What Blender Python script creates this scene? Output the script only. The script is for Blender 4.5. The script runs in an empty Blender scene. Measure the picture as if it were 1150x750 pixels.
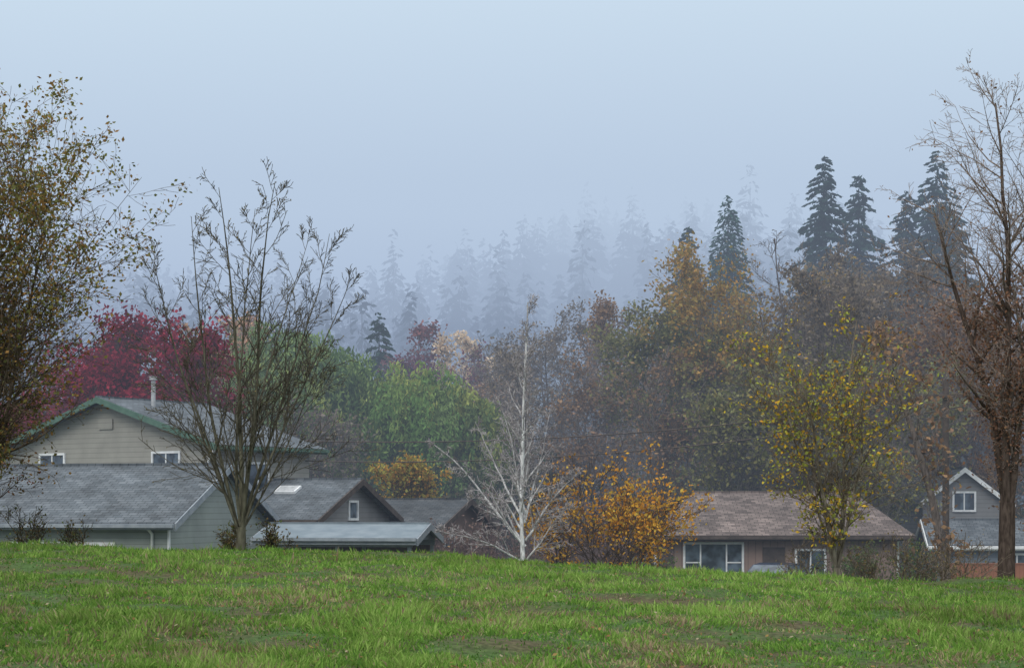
import bpy, math, random
import numpy as np
from mathutils import Vector

scene = bpy.context.scene
COL = scene.collection

# ---------------------------------------------------------------- materials
def new_mat(name):
    m = bpy.data.materials.new(name); m.use_nodes = True
    nt = m.node_tree; nt.nodes.clear()
    out = nt.nodes.new('ShaderNodeOutputMaterial')
    return m, nt, out

def N(nt, typ, **kw):
    n = nt.nodes.new(typ)
    for k, v in kw.items():
        setattr(n, k, v)
    return n

def mat_leaf(name, transl=0.3, rough=0.75):
    m, nt, out = new_mat(name)
    a = N(nt, 'ShaderNodeAttribute', attribute_name='Col')
    p = N(nt, 'ShaderNodeBsdfDiffuse')
    t = N(nt, 'ShaderNodeBsdfTranslucent')
    mx = N(nt, 'ShaderNodeMixShader'); mx.inputs[0].default_value = transl
    nt.links.new(a.outputs['Color'], p.inputs['Color'])
    nt.links.new(a.outputs['Color'], t.inputs['Color'])
    nt.links.new(p.outputs[0], mx.inputs[1]); nt.links.new(t.outputs[0], mx.inputs[2])
    nt.links.new(mx.outputs[0], out.inputs['Surface'])
    return m

def mat_bark(name):
    m, nt, out = new_mat(name)
    a = N(nt, 'ShaderNodeAttribute', attribute_name='Col')
    tc = N(nt, 'ShaderNodeTexCoord')
    mp = N(nt, 'ShaderNodeMapping'); mp.inputs['Scale'].default_value = (9, 9, 2.5)
    nz = N(nt, 'ShaderNodeTexNoise'); nz.inputs['Scale'].default_value = 1.5; nz.inputs['Detail'].default_value = 3
    mr = N(nt, 'ShaderNodeMapRange'); mr.inputs['From Min'].default_value = .3; mr.inputs['From Max'].default_value = .7
    mr.inputs['To Min'].default_value = .5; mr.inputs['To Max'].default_value = 1.4
    mul = N(nt, 'ShaderNodeVectorMath', operation='MULTIPLY')
    p = N(nt, 'ShaderNodeBsdfDiffuse')
    L = nt.links.new
    L(tc.outputs['Object'], mp.inputs[0]); L(mp.outputs[0], nz.inputs['Vector']); L(nz.outputs[0], mr.inputs[0])
    L(a.outputs['Color'], mul.inputs[0]); L(mr.outputs[0], mul.inputs[1]); L(mul.outputs[0], p.inputs['Color'])
    L(p.outputs[0], out.inputs['Surface'])
    return m

def mat_noise(name, c1, c2, scale=3, rough=.8, spec=.3):
    m, nt, out = new_mat(name)
    tc = N(nt, 'ShaderNodeTexCoord')
    nz = N(nt, 'ShaderNodeTexNoise'); nz.inputs['Scale'].default_value = scale; nz.inputs['Detail'].default_value = 6
    rp = N(nt, 'ShaderNodeValToRGB')
    rp.color_ramp.elements[0].position = .35; rp.color_ramp.elements[1].position = .65
    rp.color_ramp.elements[0].color = (*c1, 1); rp.color_ramp.elements[1].color = (*c2, 1)
    p = N(nt, 'ShaderNodeBsdfPrincipled'); p.inputs['Roughness'].default_value = rough
    p.inputs['Specular IOR Level'].default_value = spec
    L = nt.links.new
    L(tc.outputs['Object'], nz.inputs['Vector']); L(nz.outputs[0], rp.inputs[0]); L(rp.outputs[0], p.inputs['Base Color'])
    L(p.outputs[0], out.inputs['Surface'])
    return m

def mat_shingle(name, c1, c2):
    m, nt, out = new_mat(name)
    L = nt.links.new
    tc = N(nt, 'ShaderNodeTexCoord')
    br = N(nt, 'ShaderNodeTexBrick'); br.inputs['Scale'].default_value = 1.0
    br.inputs['Brick Width'].default_value = .32; br.inputs['Row Height'].default_value = .17
    br.inputs['Mortar Size'].default_value = .012; br.inputs['Bias'].default_value = 0
    br.inputs['Color1'].default_value = (*c1, 1); br.inputs['Color2'].default_value = (*c2, 1)
    br.inputs['Mortar'].default_value = (*[x * .45 for x in c1], 1)
    nz = N(nt, 'ShaderNodeTexNoise'); nz.inputs['Scale'].default_value = .9; nz.inputs['Detail'].default_value = 7
    nz.inputs['Roughness'].default_value = .7
    mr = N(nt, 'ShaderNodeMapRange'); mr.inputs['From Min'].default_value = .3; mr.inputs['From Max'].default_value = .7
    mr.inputs['To Min'].default_value = .55; mr.inputs['To Max'].default_value = 1.45
    mul = N(nt, 'ShaderNodeVectorMath', operation='MULTIPLY')
    p = N(nt, 'ShaderNodeBsdfPrincipled'); p.inputs['Roughness'].default_value = .85
    p.inputs['Specular IOR Level'].default_value = .3
    L(tc.outputs['Object'], br.inputs['Vector']); L(tc.outputs['Object'], nz.inputs['Vector'])
    L(nz.outputs[0], mr.inputs[0]); L(br.outputs['Color'], mul.inputs[0]); L(mr.outputs[0], mul.inputs[1])
    L(mul.outputs[0], p.inputs['Base Color'])
    b = N(nt, 'ShaderNodeBump'); b.inputs['Strength'].default_value = .4; b.inputs['Distance'].default_value = .02
    L(br.outputs['Fac'], b.inputs['Height']); b.invert = True; L(b.outputs[0], p.inputs['Normal'])
    L(p.outputs[0], out.inputs['Surface'])
    return m

def mat_siding(name, c, pitch=.2, vertical=False):
    m, nt, out = new_mat(name)
    L = nt.links.new
    tc = N(nt, 'ShaderNodeTexCoord'); sx = N(nt, 'ShaderNodeSeparateXYZ')
    d = N(nt, 'ShaderNodeMath', operation='DIVIDE'); d.inputs[1].default_value = pitch
    f = N(nt, 'ShaderNodeMath', operation='FRACT')
    rp = N(nt, 'ShaderNodeValToRGB')
    e = rp.color_ramp.elements
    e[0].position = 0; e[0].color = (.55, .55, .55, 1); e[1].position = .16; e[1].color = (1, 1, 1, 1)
    nz = N(nt, 'ShaderNodeTexNoise'); nz.inputs['Scale'].default_value = 1.3; nz.inputs['Detail'].default_value = 6
    mr = N(nt, 'ShaderNodeMapRange'); mr.inputs['To Min'].default_value = .7; mr.inputs['To Max'].default_value = 1.25
    m1 = N(nt, 'ShaderNodeVectorMath', operation='MULTIPLY'); m2 = N(nt, 'ShaderNodeVectorMath', operation='MULTIPLY')
    m1.inputs[1].default_value = c
    p = N(nt, 'ShaderNodeBsdfPrincipled'); p.inputs['Roughness'].default_value = .7
    L(tc.outputs['Object'], sx.inputs[0]); L(sx.outputs['X' if vertical else 'Z'], d.inputs[0]); L(d.outputs[0], f.inputs[0])
    L(f.outputs[0], rp.inputs[0]); L(rp.outputs[0], m1.inputs[0])
    L(tc.outputs['Object'], nz.inputs['Vector']); L(nz.outputs[0], mr.inputs[0])
    L(m1.outputs[0], m2.inputs[0]); L(mr.outputs[0], m2.inputs[1]); L(m2.outputs[0], p.inputs['Base Color'])
    L(p.outputs[0], out.inputs['Surface'])
    return m

def mat_glass(name, c=(.03, .04, .05)):
    m, nt, out = new_mat(name)
    p = N(nt, 'ShaderNodeBsdfPrincipled')
    nz = N(nt, 'ShaderNodeTexNoise'); nz.inputs['Scale'].default_value = 1.7
    tc = N(nt, 'ShaderNodeTexCoord'); rp = N(nt, 'ShaderNodeValToRGB')
    rp.color_ramp.elements[0].position = .4; rp.color_ramp.elements[1].position = .65
    rp.color_ramp.elements[0].color = (*c, 1); rp.color_ramp.elements[1].color = (*[x * 4 for x in c], 1)
    nt.links.new(tc.outputs['Object'], nz.inputs['Vector']); nt.links.new(nz.outputs[0], rp.inputs[0])
    nt.links.new(rp.outputs[0], p.inputs['Base Color'])
    p.inputs['Roughness'].default_value = .06
    nt.links.new(p.outputs[0], out.inputs['Surface'])
    return m

M_LEAF = mat_leaf('leaf_foliage', .35); M_BARK = mat_bark('bark'); M_GRASS = mat_leaf('grass_blades', .35, .6)
M_WHITE = mat_noise('white_trim_paint', (.62, .64, .64), (.78, .79, .8), 4, .5)
M_GREENTRIM = mat_noise('green_fascia_paint', (.06, .12, .09), (.09, .16, .12), 4, .5)
M_DARKTRIM = mat_noise('brown_fascia_paint', (.05, .04, .035), (.09, .07, .06), 4, .6)
M_GREYTRIM = mat_noise('grey_fascia_paint', (.2, .23, .26), (.28, .31, .34), 4, .6)
M_BEIGE = mat_siding('beige_lap_siding', (.29, .28, .245), .2)
M_PALEGREEN = mat_siding('pale_green_siding', (.26, .295, .275), .2)
M_GREYSIDE = mat_siding('grey_siding', (.2, .2, .2), .2)
M_TAN = mat_siding('tan_board_siding', (.25, .175, .145), .3, True)
M_BLUEGREY = mat_siding('blue_grey_siding', (.17, .2, .24), .2)
M_BROWN = mat_siding('brown_siding', (.12, .08, .065), .25, True)
M_SH_GREY = mat_shingle('grey_shingles', (.075, .088, .10), (.125, .14, .155))
M_SH_DARK = mat_shingle('dark_shingles', (.04, .046, .052), (.07, .075, .08))
M_SH_BROWN = mat_shingle('weathered_brown_shingles', (.085, .066, .06), (.19, .15, .135))
M_METAL = mat_noise('metal_carport_roof', (.13, .165, .19), (.19, .225, .25), 2, .45)
M_GLASS = mat_glass('window_glass')
M_FENCE = mat_siding('cedar_fence_boards', (.33, .13, .07), .15, True)
M_CONC = mat_noise('galvanised_metal', (.3, .31, .32), (.45, .46, .47), 6, .5)
M_CAR = mat_noise('dark_blue_car_paint', (.02, .03, .055), (.028, .04, .07), 3, .25, .5)
M_TYRE = mat_noise('tyre_rubber', (.02, .02, .02), (.035, .035, .035), 8, .9)

# ---------------------------------------------------------------- noise
def vnoise(x, y, scale, seed):
    r = np.random.RandomState(seed); g = r.rand(64, 64)
    u = np.asarray(x) / scale + 1000; v = np.asarray(y) / scale + 1000
    i = np.floor(u).astype(int); j = np.floor(v).astype(int); fu = u - i; fv = v - j
    fu = fu * fu * (3 - 2 * fu); fv = fv * fv * (3 - 2 * fv)
    a = g[i % 64, j % 64]; b = g[(i + 1) % 64, j % 64]; c = g[i % 64, (j + 1) % 64]; d = g[(i + 1) % 64, (j + 1) % 64]
    return (a * (1 - fu) + b * fu) * (1 - fv) + (c * (1 - fu) + d * fu) * fv

def sstep(t):
    t = np.clip(t, 0, 1); return t * t * (3 - 2 * t)

def terrain(x, y):
    x = np.asarray(x, float); y = np.asarray(y, float)
    cr = np.interp(x, [-30, -12, -4.5, 0, 4.5, 11.5, 30], [.9, .74, .60, .36, .08, -.16, -.5])
    z = cr * sstep(y / 40.0)
    z = z + (-2.0 - cr) * sstep((y - 41) / 15.0)
    near = np.clip(1 - (y - 46) / 10, 0, 1)
    z = z + near * ((vnoise(x, y, 2.2, 3) - .5) * .17 + (vnoise(x, y, .8, 4) - .5) * .11)
    H = np.interp(x, [-500, -90, -35, -10, 30, 55, 110, 500], [46, 46, 40, 46, 57, 55, 44, 44])
    z = z + H * sstep((y - 170) / 250.0) + np.clip(y - 170, 0, 60) / 60 * (vnoise(x, y, 40, 9) - .5) * 9
    return z

def tz(x, y):
    return float(terrain(np.array([x]), np.array([y]))[0])

# ---------------------------------------------------------------- fast mesh
def build_mesh(name, verts, quads=None, tris=None, qcol=None, tcol=None, qmat=None, tmat=None, mats=()):
    me = bpy.data.meshes.new(name)
    nv = len(verts); nq = 0 if quads is None else len(quads); nt_ = 0 if tris is None else len(tris)
    me.vertices.add(nv); me.vertices.foreach_set('co', np.asarray(verts, np.float32).ravel())
    loops = []; starts = []; cols = []; mi = []
    if nq:
        loops.append(quads.ravel()); starts.append(np.arange(nq) * 4); cols.append(np.repeat(qcol, 4, axis=0)); mi.append(qmat)
    if nt_:
        loops.append(tris.ravel()); starts.append(nq * 4 + np.arange(nt_) * 3); cols.append(np.repeat(tcol, 3, axis=0)); mi.append(tmat)
    loops = np.concatenate(loops).astype(np.int32); starts = np.concatenate(starts).astype(np.int32)
    me.loops.add(len(loops)); me.loops.foreach_set('vertex_index', loops)
    me.polygons.add(nq + nt_); me.polygons.foreach_set('loop_start', starts)
    me.polygons.foreach_set('material_index', np.concatenate(mi).astype(np.int32))
    for m in mats: me.materials.append(m)
    me.update(calc_edges=True)
    ca = me.color_attributes.new('Col', 'FLOAT_COLOR', 'CORNER')
    c = np.concatenate(cols); c4 = np.ones((len(c), 4), np.float32); c4[:, :3] = c
    ca.data.foreach_set('color', c4.ravel())
    ob = bpy.data.objects.new(name, me); COL.objects.link(ob)
    return ob

def norm(a):
    return a / (np.linalg.norm(a, axis=1, keepdims=True) + 1e-9)

def leaf_quads(c, u, v, l, w):
    l = np.asarray(l).reshape(-1, 1); w = np.asarray(w).reshape(-1, 1)
    return np.stack([c - u * l, c - v * w + u * l * .1, c + u * l, c + v * w + u * l * .1], 1)

class Tree:
    def __init__(s, seed):
        s.p0 = []; s.p1 = []; s.r0 = []; s.r1 = []; s.tips = []; s.rng = random.Random(seed); s.nr = np.random.RandomState(seed)
        s.lq = []; s.lc = []
    def seg(s, a, b, ra, rb):
        s.p0.append(a[:]); s.p1.append(b[:]); s.r0.append(ra); s.r1.append(rb)
    def grow(s, p, d, L, r, lvl, P):
        g = s.rng; n = P['seg'][lvl]; st = L / n; last = lvl >= P['levels'] - 1
        r_end = max(r * P['taper'], P['rmin']); w = P['wig'][lvl]; tr = P['trop'][lvl]; s0 = P['start'][lvl]
        for i in range(n):
            d = Vector((d.x + g.gauss(0, w), d.y + g.gauss(0, w), d.z + g.gauss(0, w) + tr)).normalized()
            q = p + d * st
            ra = r + (r_end - r) * i / n; rb = r + (r_end - r) * (i + 1) / n
            s.seg(p, q, ra, rb)
            if not last:
                t = (i + 1) / n
                if t > s0:
                    lam = P['n'][lvl] / (n * (1 - s0)); m = int(lam + g.random())
                    for k in range(m):
                        f = g.random(); base = p + (q - p) * f; tt = (i + f) / n
                        a = math.radians(P['ang'][lvl] * g.uniform(.7, 1.25))
                        pr = d.cross(Vector((g.gauss(0, 1), g.gauss(0, 1), g.gauss(0, 1))))
                        if pr.length < 1e-4: continue
                        pr.normalize(); cd = d * math.cos(a) + pr * math.sin(a)
                        if lvl == 0: CL = P['env'](tt) * g.uniform(.65, 1.15)
                        else: CL = L * P['ratio'][lvl] * (1 - .5 * tt) * g.uniform(.6, 1.3)
                        s.grow(base, cd, max(CL, .12), max(min(rb * P['rr'], CL * P['rl']), P['rmin']), lvl + 1, P)
                if i == n - 1: s.tips.append(q[:])
            else:
                s.tips.append(q[:])
            p = q
    def leaves(s, n, size, pal, spread=.1, zr=None, hang=0.0, clump=1.0):
        if not s.tips or n <= 0: return
        nr = s.nr; T = np.array(s.tips)
        w = np.ones(len(T))
        if zr is not None: w *= ((T[:, 2] >= zr[0]) & (T[:, 2] <= zr[1]))
        w *= np.clip(vnoise(T[:, 0] + T[:, 1] * .7, T[:, 2], max(.8, spread * 6), 77 + s.rng.randint(0, 99)) * 2 - .35, .03, 1.5) ** clump
        if w.sum() <= 0: return
        idx = nr.choice(len(T), n, p=w / w.sum())
        c = T[idx] + nr.normal(0, spread, (n, 3))
        u = norm(nr.normal(0, 1, (n, 3)) + np.array([0, 0, -hang])); v = norm(np.cross(u, nr.normal(0, 1, (n, 3))))
        l = size * nr.uniform(.6, 1.35, n)
        s.lq.append(leaf_quads(c, u, v, l, l * .6))
        tipr = nr.rand(len(T)); pal = np.array(pal)
        ci = np.clip(((tipr[idx] * .7 + nr.rand(n) * .3) * len(pal)).astype(int), 0, len(pal) - 1)
        tb = nr.uniform(.65, 1.3, len(T))
        s.lc.append(pal[ci] * (tb[idx] * nr.uniform(.8, 1.2, n))[:, None])
    def finish(s, name, bark, barktop=None):
        V = []; Q = []; C = []; MI = []; off = 0
        if s.p0:
            p0 = np.array(s.p0); p1 = np.array(s.p1); r0 = np.array(s.r0); r1 = np.array(s.r1)
            for lo, hi, k in ((0, .02, 3), (.02, .06, 5), (.06, 9, 9)):
                mk = (r0 >= lo) & (r0 < hi)
                if not mk.any(): continue
                a = p0[mk]; b = p1[mk]; ra = r0[mk]; rb = r1[mk]; d = norm(b - a)
                ref = np.where(np.abs(d[:, 2:3]) > .9, np.array([[1., 0, 0]]), np.array([[0, 0, 1.]]))
                e1 = norm(np.cross(d, ref)); e2 = np.cross(d, e1)
                b = b + d * (rb * .3)[:, None]
                an = np.arange(k) * 2 * math.pi / k
                ring = np.cos(an)[None, :, None] * e1[:, None, :] + np.sin(an)[None, :, None] * e2[:, None, :]
                va = a[:, None, :] + ring * ra[:, None, None]; vb = b[:, None, :] + ring * rb[:, None, None]
                vv = np.concatenate([va, vb], 1).reshape(-1, 3); m = len(a)
                base = off + np.arange(m)[:, None] * 2 * k; j = np.arange(k)[None, :]; j2 = (j + 1) % k
                q = np.stack([base + j, base + j2, base + k + j2, base + k + j], 2).reshape(-1, 4)
                V.append(vv); Q.append(q); off += len(vv)
                cb = np.array(bark)[None, :] * np.ones((m, 1))
                if barktop is not None:
                    f = np.clip((.05 - ra) / .045, 0, 1)[:, None]; cb = cb * (1 - f) + np.array(barktop)[None, :] * f
                cb = cb * s.nr.uniform(.8, 1.2, (m, 1))
                C.append(np.repeat(cb, k, axis=0)); MI.append(np.zeros(len(q)))
        for lq, lc in zip(s.lq, s.lc):
            m = len(lq); V.append(lq.reshape(-1, 3)); Q.append(off + np.arange(m * 4).reshape(-1, 4)); off += m * 4
            C.append(lc); MI.append(np.ones(m))
        return build_mesh(name, np.concatenate(V), np.concatenate(Q), None, np.concatenate(C), None, np.concatenate(MI), None, (M_BARK, M_LEAF))

def params(H, R, **k):
    P = dict(levels=4, seg=(9, 5, 3, 2), wig=(.05, .10, .14, .16), trop=(.03, .06, .04, .02), start=(.22, .15, .1, 0),
             n=(26, 8, 6, 0), ang=(45, 42, 42, 40), ratio=(0, .5, .5, .5), taper=.22, rmin=.006, rr=.6, rl=.022)
    P['env'] = lambda t: R * (.25 + 1.05 * math.sin(math.pi * min(1, max(0, (t - .1) / .95))) ** .7)
    P.update(k); return P

def deciduous(name, x, y, H, R, seed, bark=(.07, .06, .05), barktop=None, pal=None, nleaf=0, lsize=.1, spread=.15, stems=1,
              base_r=None, zoff=-.15, hang=0., fork=.12, tilt=16, leafzr=None, extra=None, **k):
    T = Tree(seed); P = params(H, R, **k); z = tz(x, y) + zoff; r = base_r or H * .012
    if stems == 1:
        T.grow(Vector((x, y, z)), Vector((0, 0, 1)), H * .97, r, 0, P)
    else:
        g = T.rng; p = Vector((x, y, z)); fz = H * fork
        q = p + Vector((g.gauss(0, .03), 0, fz)); T.seg(p, q, r * 1.15, r * .95)
        for i in range(stems):
            az = 2 * math.pi * (i + g.uniform(-.25, .25)) / stems; tl = math.radians(tilt * g.uniform(.35, 1.25))
            d = Vector((math.sin(tl) * math.cos(az), math.sin(tl) * math.sin(az), math.cos(tl)))
            T.grow(q - Vector((0, 0, g.uniform(0, fz * .25))), d, (H - fz) * g.uniform(.72, .98) , r * g.uniform(.42, .62), 0, P)
    if pal: T.leaves(nleaf, lsize, pal, spread, zr=leafzr, hang=hang)
    if extra: extra(T, z)
    return T.finish(name, bark, barktop)

# ---------------------------------------------------------------- ground
xs = np.concatenate([np.linspace(-600, -60, 20), np.linspace(-55, -20, 15), np.linspace(-19.5, 19.5, 131), np.linspace(20, 55, 15), np.linspace(60, 600, 20)])
ys = np.concatenate([np.linspace(-120, 8, 12), np.linspace(9, 60, 170), np.linspace(62, 160, 22), np.linspace(166, 460, 50), np.linspace(480, 1500, 12)])
X, Y = np.meshgrid(xs, ys); Z = terrain(X, Y)
gv = np.stack([X, Y, Z], 2).reshape(-1, 3); nx = len(xs); ny = len(ys)
ii = (np.arange(ny - 1)[:, None] * nx + np.arange(nx - 1)[None, :]).ravel()
gq = np.stack([ii, ii + 1, ii + nx + 1, ii + nx], 1)
gm, nt, out = new_mat('grassy_soil')
L = nt.links.new
tc = N(nt, 'ShaderNodeTexCoord')
n1 = N(nt, 'ShaderNodeTexNoise'); n1.inputs['Scale'].default_value = .9; n1.inputs['Detail'].default_value = 8
n2 = N(nt, 'ShaderNodeTexNoise'); n2.inputs['Scale'].default_value = 14; n2.inputs['Detail'].default_value = 6
rp = N(nt, 'ShaderNodeValToRGB'); e = rp.color_ramp.elements
e[0].position = .36; e[0].color = (.075, .06, .035, 1); e[1].position = .6; e[1].color = (.05, .09, .025, 1)
r2 = N(nt, 'ShaderNodeMapRange'); r2.inputs['From Min'].default_value = .3; r2.inputs['From Max'].default_value = .7
r2.inputs['To Min'].default_value = .5; r2.inputs['To Max'].default_value = 1.4
mu = N(nt, 'ShaderNodeVectorMath', operation='MULTIPLY')
p = N(nt, 'ShaderNodeBsdfPrincipled'); p.inputs['Roughness'].default_value = .95; p.inputs['Specular IOR Level'].default_value = .1
L(tc.outputs['Object'], n1.inputs['Vector']); L(tc.outputs['Object'], n2.inputs['Vector'])
L(n1.outputs[0], rp.inputs[0]); L(n2.outputs[0], r2.inputs[0]); L(rp.outputs[0], mu.inputs[0]); L(r2.outputs[0], mu.inputs[1])
L(mu.outputs[0], p.inputs['Base Color']); L(p.outputs[0], out.inputs['Surface'])
g = build_mesh('ground', gv, gq, None, np.ones((len(gq), 3)), None, np.zeros(len(gq)), None, (gm,))
g.data.polygons.foreach_set('use_smooth', np.ones(len(gq), bool))

# ---------------------------------------------------------------- grass
def make_grass():
    r = np.random.RandomState(5); n = 380000
    y = 13 * (47 / 13.) ** r.rand(n); x = (r.rand(n) * 2 - 1) * (.32 * y + 2)
    c1 = vnoise(x, y * .8, .30, 21); c2 = vnoise(x, y * .7, 1.3, 22)
    t = c1 * .55 + c2 * .45
    keep = r.rand(n) < np.clip(-.35 + t * 2.3, 0.06, 1); x = x[keep]; y = y[keep]; t = t[keep]; n = len(x)
    z = terrain(x, y) - .01
    h = (.025 + .21 * t ** 2.6 + .02 * r.rand(n)) * r.uniform(.5, 1.35, n)
    tall = (vnoise(x, y, .7, 31) > .78); h = np.where(tall & (y > 30), h * 1.9, h)
    az = r.rand(n) * 2 * math.pi; w = r.uniform(.004, .009, n) * (1 + y / 60)
    wv = np.stack([np.cos(az), np.sin(az), 0 * az], 1) * w[:, None]
    a2 = vnoise(x, y, .4, 61) * 12 + r.normal(0, .8, n); ln = r.uniform(.2, 1.4, n)
    dv = np.stack([np.cos(a2) * ln, np.sin(a2) * ln, np.ones(n)], 1); dv = norm(dv) * h[:, None]
    b = np.stack([x, y, z], 1)
    v0 = b - wv; v1 = b + wv; mid = b + dv * .55 + np.array([0, 0, 1]) * (h * .1)[:, None]
    v2 = mid + wv * .75; v3 = mid - wv * .75; tip = b + dv
    V = np.stack([v0, v1, v2, v3, tip], 1).reshape(-1, 3); i5 = np.arange(n) * 5
    q = np.stack([i5, i5 + 1, i5 + 2, i5 + 3], 1); tr = np.stack([i5 + 3, i5 + 2, i5 + 4], 1)
    pal = np.array([(.058, .125, .027), (.095, .195, .036), (.15, .265, .05), (.23, .33, .085), (.29, .26, .14), (.23, .165, .11)])
    patch = vnoise(x, y * .6, 1.6, 41) * .5 + vnoise(x, y, .5, 42) * .5
    dry = np.clip((patch - .48) * 3.2, 0, 1) * np.clip((37 - y) / 14, .12, 1)
    ci = np.where(r.rand(n) < .06 + dry * .65, r.randint(4, 6, n), np.clip((r.rand(n) * 1.7 + t * 3.5 - .5).astype(int), 0, 3))
    big = .78 + .42 * vnoise(x, y * .5, 3.2, 45)
    c = pal[ci] * (r.uniform(.75, 1.2, n) * big)[:, None]
    return build_mesh('grass', V, q, tr, c, c, np.zeros(n), np.zeros(n), (M_GRASS,))
make_grass()

def fallen_leaves():
    r = np.random.RandomState(8); n = 1800
    y = 14 * (44 / 14.) ** r.rand(n); x = (r.rand(n) * 2 - 1) * (.3 * y + 1); z = terrain(x, y) + r.uniform(.03, .08, n)
    c = np.stack([x, y, z], 1); u = norm(r.normal(0, 1, (n, 3)) * np.array([1, 1, .4])); v = norm(np.cross(u, r.normal(0, .3, (n, 3)) + np.array([0, 0, 1])))
    q = leaf_quads(c, u, v, r.uniform(.02, .04, n), r.uniform(.012, .025, n))
    pal = np.array([(.22, .13, .06), (.3, .2, .08), (.14, .09, .05), (.35, .3, .2)])
    build_mesh('fallen_leaves', q.reshape(-1, 3), np.arange(n * 4).reshape(-1, 4), None, pal[r.randint(0, 4, n)], None, np.zeros(n), None, (M_LEAF,))
fallen_leaves()

# ---------------------------------------------------------------- building kit
def mobj(name, verts, faces, mat, parent):
    me = bpy.data.meshes.new(name); me.from_pydata(verts, [], faces); me.materials.append(mat); me.update()
    o = bpy.data.objects.new(name, me); COL.objects.link(o); o.parent = parent
    return o
def box(name, x0, x1, y0, y1, z0, z1, mat, parent):
    v = [(x0, y0, z0), (x1, y0, z0), (x1, y1, z0), (x0, y1, z0), (x0, y0, z1), (x1, y0, z1), (x1, y1, z1), (x0, y1, z1)]
    f = [(0, 3, 2, 1), (4, 5, 6, 7), (0, 1, 5, 4), (1, 2, 6, 5), (2, 3, 7, 6), (3, 0, 4, 7)]
    return mobj(name, v, f, mat, parent)
def beam(name, a, b, h, t, mat, parent):
    a = Vector(a); b = Vector(b); d = (b - a).normalized(); s = d.cross(Vector((0, 0, 1)))
    s = s.normalized() * t * .5; dn = Vector((0, 0, -h))
    v = [a - s, a + s, b + s, b - s, a - s + dn, a + s + dn, b + s + dn, b - s + dn]
    f = [(0, 1, 2, 3), (7, 6, 5, 4), (0, 4, 5, 1), (1, 5, 6, 2), (2, 6, 7, 3), (3, 7, 4, 0)]
    return mobj(name, [tuple(q) for q in v], f, mat, parent)
def empty(name, loc, rot=0):
    e = bpy.data.objects.new(name, None); COL.objects.link(e); e.location = loc; e.rotation_euler = (0, 0, math.radians(rot)); return e

def gable_house(name, x, y, rot, w, d, eave, ridge, wall, roof, trim, gable=None, oh=.45, base=-2.3, walls=True, hipL=0, hipR=0, th=.14):
    """ridge along local X (0..w); eaves at local y=0 and y=d; heights are world z"""
    E = empty(name, (x, y, 0), rot)
    slope = (ridge - eave) / (d / 2); ze = eave
    if walls:
        v = [(0, 0, base), (w, 0, base), (w, d, base), (0, d, base), (0, 0, ze), (w, 0, ze), (w, d, ze), (0, d, ze)]
        f = [(0, 1, 5, 4), (1, 2, 6, 5), (2, 3, 7, 6), (3, 0, 4, 7)]
        mobj('walls', v, f, wall, E)
        gm = gable or wall
        if not hipL: mobj('gable_wall', [(0, 0, ze), (0, d, ze), (0, d / 2, ridge)], [(0, 2, 1)], gm, E)
        if not hipR: mobj('gable_wall', [(w, 0, ze), (w, d, ze), (w, d / 2, ridge)], [(0, 1, 2)], gm, E)
    zo = eave - slope * oh
    xl = -oh; xr = w + oh; m = d / 2
    rl = hipL if hipL else -oh; rr = w - hipR if hipR else w + oh
    def slab(nm, poly):
        n = len(poly); v = [(a, b, c + .02) for a, b, c in poly] + [(a, b, c + th) for a, b, c in poly]
        f = [tuple(range(n))[::-1], tuple(range(n, 2 * n))] + [(i, (i + 1) % n, n + (i + 1) % n, n + i) for i in range(n)]
        mobj(nm, v, f, roof, E)
    slab('roof_front', [(xl, -oh, zo), (xr, -oh, zo), (rr, m, ridge), (rl, m, ridge)])
    slab('roof_back', [(rl, m + .004, ridge), (rr, m + .004, ridge), (xr, d + oh, zo), (xl, d + oh, zo)])
    if hipL: slab('roof_hip', [(xl, -oh + .004, zo), (rl - .004, m, ridge), (xl, d + oh - .004, zo)])
    if hipR: slab('roof_hip', [(xr, -oh + .004, zo), (xr, d + oh - .004, zo), (rr + .004, m, ridge)])
    beam('fascia', (xl, -oh - .03, zo + th * .8), (xr, -oh - .03, zo + th * .8), .2, .04, trim, E)
    box('gutter', xl, xr, -oh - .16, -oh - .055, zo - .02, zo + .09, trim, E)
    for hx, hp, s in ((xl, hipL, -1), (xr, hipR, 1)):
        if hp:
            beam('fascia', (hx + s * .03, -oh, zo + th * .8), (hx + s * .03, d + oh, zo + th * .8), .2, .04, trim, E)
        else:
            beam('barge_board', (hx + s * .03, -oh, zo + th * .9), (hx + s * .03, m, ridge + th * .9), .24, .05, trim, E)
            beam('barge_board', (hx + s * .034, m, ridge + th * .9), (hx + s * .034, d + oh, zo + th * .9), .24, .05, trim, E)
    beam('ridge_cap', (rl, m, ridge + th + .03), (rr, m, ridge + th + .03), .08, .26, roof, E)
    return E

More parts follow.
